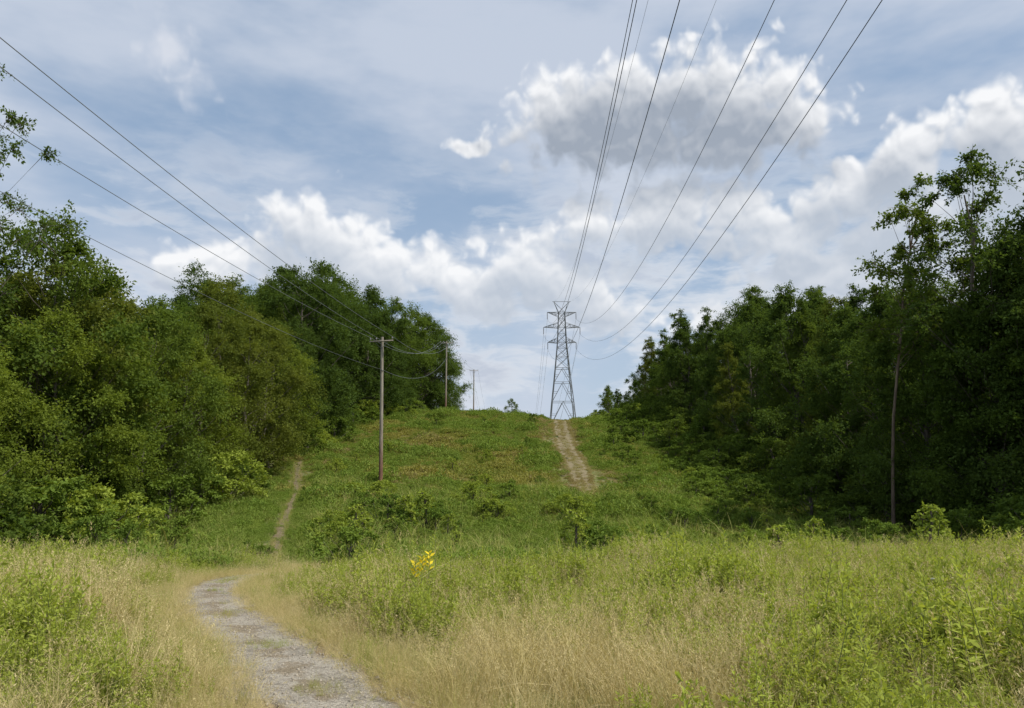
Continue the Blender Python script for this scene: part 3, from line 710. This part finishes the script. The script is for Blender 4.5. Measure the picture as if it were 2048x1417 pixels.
def ell(nt,vec,b):
    tx,ty,rx_,ry_=b
    az=math.atan(tx);el=math.atan(ty/math.sqrt(1+tx*tx));cx=math.cos(az)
    rx2=rx_*cx*cx;r2=ry_*math.cos(el)**2*cx
    return VM(nt,'LENGTH',VM(nt,'MULTIPLY_ADD',vec,(1/rx2,1/r2,0),(-az/rx2,-el/r2,0)),out=1)
f=None
for b_ in blobs:
    q=ell(cg,gi.outputs[0],b_)
    f=q if f is None else M(cg,'SMOOTH_MIN',f,q,.45)
f=M(cg,'MAXIMUM',M(cg,'SUBTRACT',1.18,f),-1.0)
cg.links.new(f,go.inputs[0])
geo=nt.nodes.new('ShaderNodeTexCoord').outputs['Generated']
s=nt.nodes.new('ShaderNodeSeparateXYZ');nt.links.new(geo,s.inputs[0])
az=M(nt,'ARCTAN2',s.outputs[0],s.outputs[1]);el=M(nt,'ARCSINE',s.outputs[2])
cb=nt.nodes.new('ShaderNodeCombineXYZ');nt.links.new(az,cb.inputs[0]);nt.links.new(el,cb.inputs[1]);AE=cb.outputs[0]
wn=NOISE(nt,AE,8,2,.5,1,'2D')
AW=VM(nt,'MULTIPLY_ADD',VM(nt,'SUBTRACT',wn,(.5,.5,.5)),(.05,.03,0),AE)
dgr=bpy.data.node_groups.new('cloud_billow','ShaderNodeTree')
dgr.interface.new_socket('Vector',in_out='INPUT',socket_type='NodeSocketVector')
dgr.interface.new_socket('Value',in_out='OUTPUT',socket_type='NodeSocketFloat')
gi=dgr.nodes.new('NodeGroupInput');go=dgr.nodes.new('NodeGroupOutput')
nn_=NOISE(dgr,gi.outputs[0],12,5,.52,0,'2D')
vv=dgr.nodes.new('ShaderNodeTexVoronoi');vv.voronoi_dimensions='2D';vv.feature='SMOOTH_F1';vv.inputs['Smoothness'].default_value=.7
dgr.links.new(VM(dgr,'MULTIPLY_ADD',NOISE(dgr,gi.outputs[0],30,1,.5,1,'2D'),(.02,.02,0),gi.outputs[0]),vv.inputs['Vector'])
vv.inputs['Scale'].default_value=25;vv.inputs['Detail'].default_value=2;vv.inputs['Roughness'].default_value=.5
dgr.links.new(M(dgr,'MULTIPLY_ADD',M(dgr,'SUBTRACT',nn_,.5),1.15,M(dgr,'MULTIPLY',M(dgr,'SUBTRACT',.40,vv.outputs['Distance']),.75)),go.inputs[0])
def grp(g_,v):
    n=nt.nodes.new('ShaderNodeGroup');n.node_tree=g_;nt.links.new(v,n.inputs[0]);return n.outputs[0]
m0=grp(cg,AW);m2=grp(cg,VM(nt,'ADD',AW,(.012,.042,0)))
b0=grp(dgr,AE);b1=grp(dgr,VM(nt,'ADD',AE,(.003,.009,0)))
d0=M(nt,'ADD',m0,b0)
alpha=MAPR(nt,d0,-.08,.48)
rim=M(nt,'SUBTRACT',b0,b1)
base=MAPR(nt,M(nt,'MULTIPLY_ADD',b0,.22,m2),-.35,.90,0,1.0)
rk=M(nt,'MULTIPLY_ADD',base,.65,-1.05)
sh=M(nt,'MULTIPLY_ADD',rim,rk,base,clamp=True)
greyc=MIX(nt,MAPR(nt,el,.27,.42),(5.2,5.8,6.7),(3.5,4.0,4.8))
cc=MIX(nt,sh,(9.4,9.5,9.7),greyc)
hz_=MAPR(nt,el,0,.42,1,0)
skc=MIX(nt,.5,sky.outputs[0],(3.0,4.8,7.2))
skc=MIX(nt,M(nt,'MULTIPLY',hz_,.6),skc,(5.6,6.6,7.9))
mp=nt.nodes.new('ShaderNodeMapping');mp.inputs['Scale'].default_value=(1.6,4.2,1);mp.inputs['Rotation'].default_value=(0,0,math.radians(14));nt.links.new(AE,mp.inputs[0])
v1=NOISE(nt,mp.outputs[0],1.6,5,.55,0,'2D')
topb=MAPR(nt,el,.28,.50,.02,.18)
veil=MAPR(nt,M(nt,'ADD',v1,topb),.38,.78,0.18,.88)
skc=MIX(nt,veil,skc,(5.9,6.5,7.6))
wq=M(nt,'MINIMUM',ell(nt,AW,(-.50,.600,.07,.07)),ell(nt,AW,(-.46,.545,.05,.05)))
wisp=MAPR(nt,M(nt,'MULTIPLY_ADD',b0,1.5,M(nt,'SUBTRACT',1.0,wq)),-.1,1.2,0,.6)
skc=MIX(nt,wisp,skc,(7.9,8.1,8.7))
mp=nt.nodes.new('ShaderNodeMapping');mp.inputs['Scale'].default_value=(4,13,1);nt.links.new(AW,mp.inputs[0])
v2=NOISE(nt,mp.outputs[0],1.6,5,.6,0,'2D')
lowb=M(nt,'MULTIPLY',MAPR(nt,M(nt,'ADD',v2,MAPR(nt,az,-.25,.4,0,.09)),.43,.66),MAPR(nt,el,.18,.50,.9,.0))
skc=MIX(nt,lowb,skc,MIX(nt,MAPR(nt,v2,.5,.72),(7.4,7.8,8.4),(5.4,5.9,6.9)))
fin=MIX(nt,alpha,skc,cc)
nt.links.new(fin,bg.inputs[0])

sd=bpy.data.lights.new('sun','SUN');sd.energy=4.5;sd.angle=math.radians(3.0);sd.color=(1,.95,.88)
so=link(bpy.data.objects.new('sun',sd))
e_,a_=math.radians(SUN_EL),math.radians(SUN_AZ)
dv=Vector((math.sin(a_)*math.cos(e_),math.cos(a_)*math.cos(e_),math.sin(e_)))
so.rotation_euler=dv.to_track_quat('Z','Y').to_euler();so.location=(0,0,60)

cam=bpy.data.cameras.new('camera');cam.lens=26;cam.sensor_width=36;cam.clip_end=6000;cam.clip_start=.05
co=link(bpy.data.objects.new('camera',cam));co.location=(0,0,EYE);co.rotation_euler=(math.radians(90+8.5),0,0)
scene.camera=co
scene.view_settings.view_transform='Standard';scene.view_settings.look='None';scene.view_settings.exposure=0
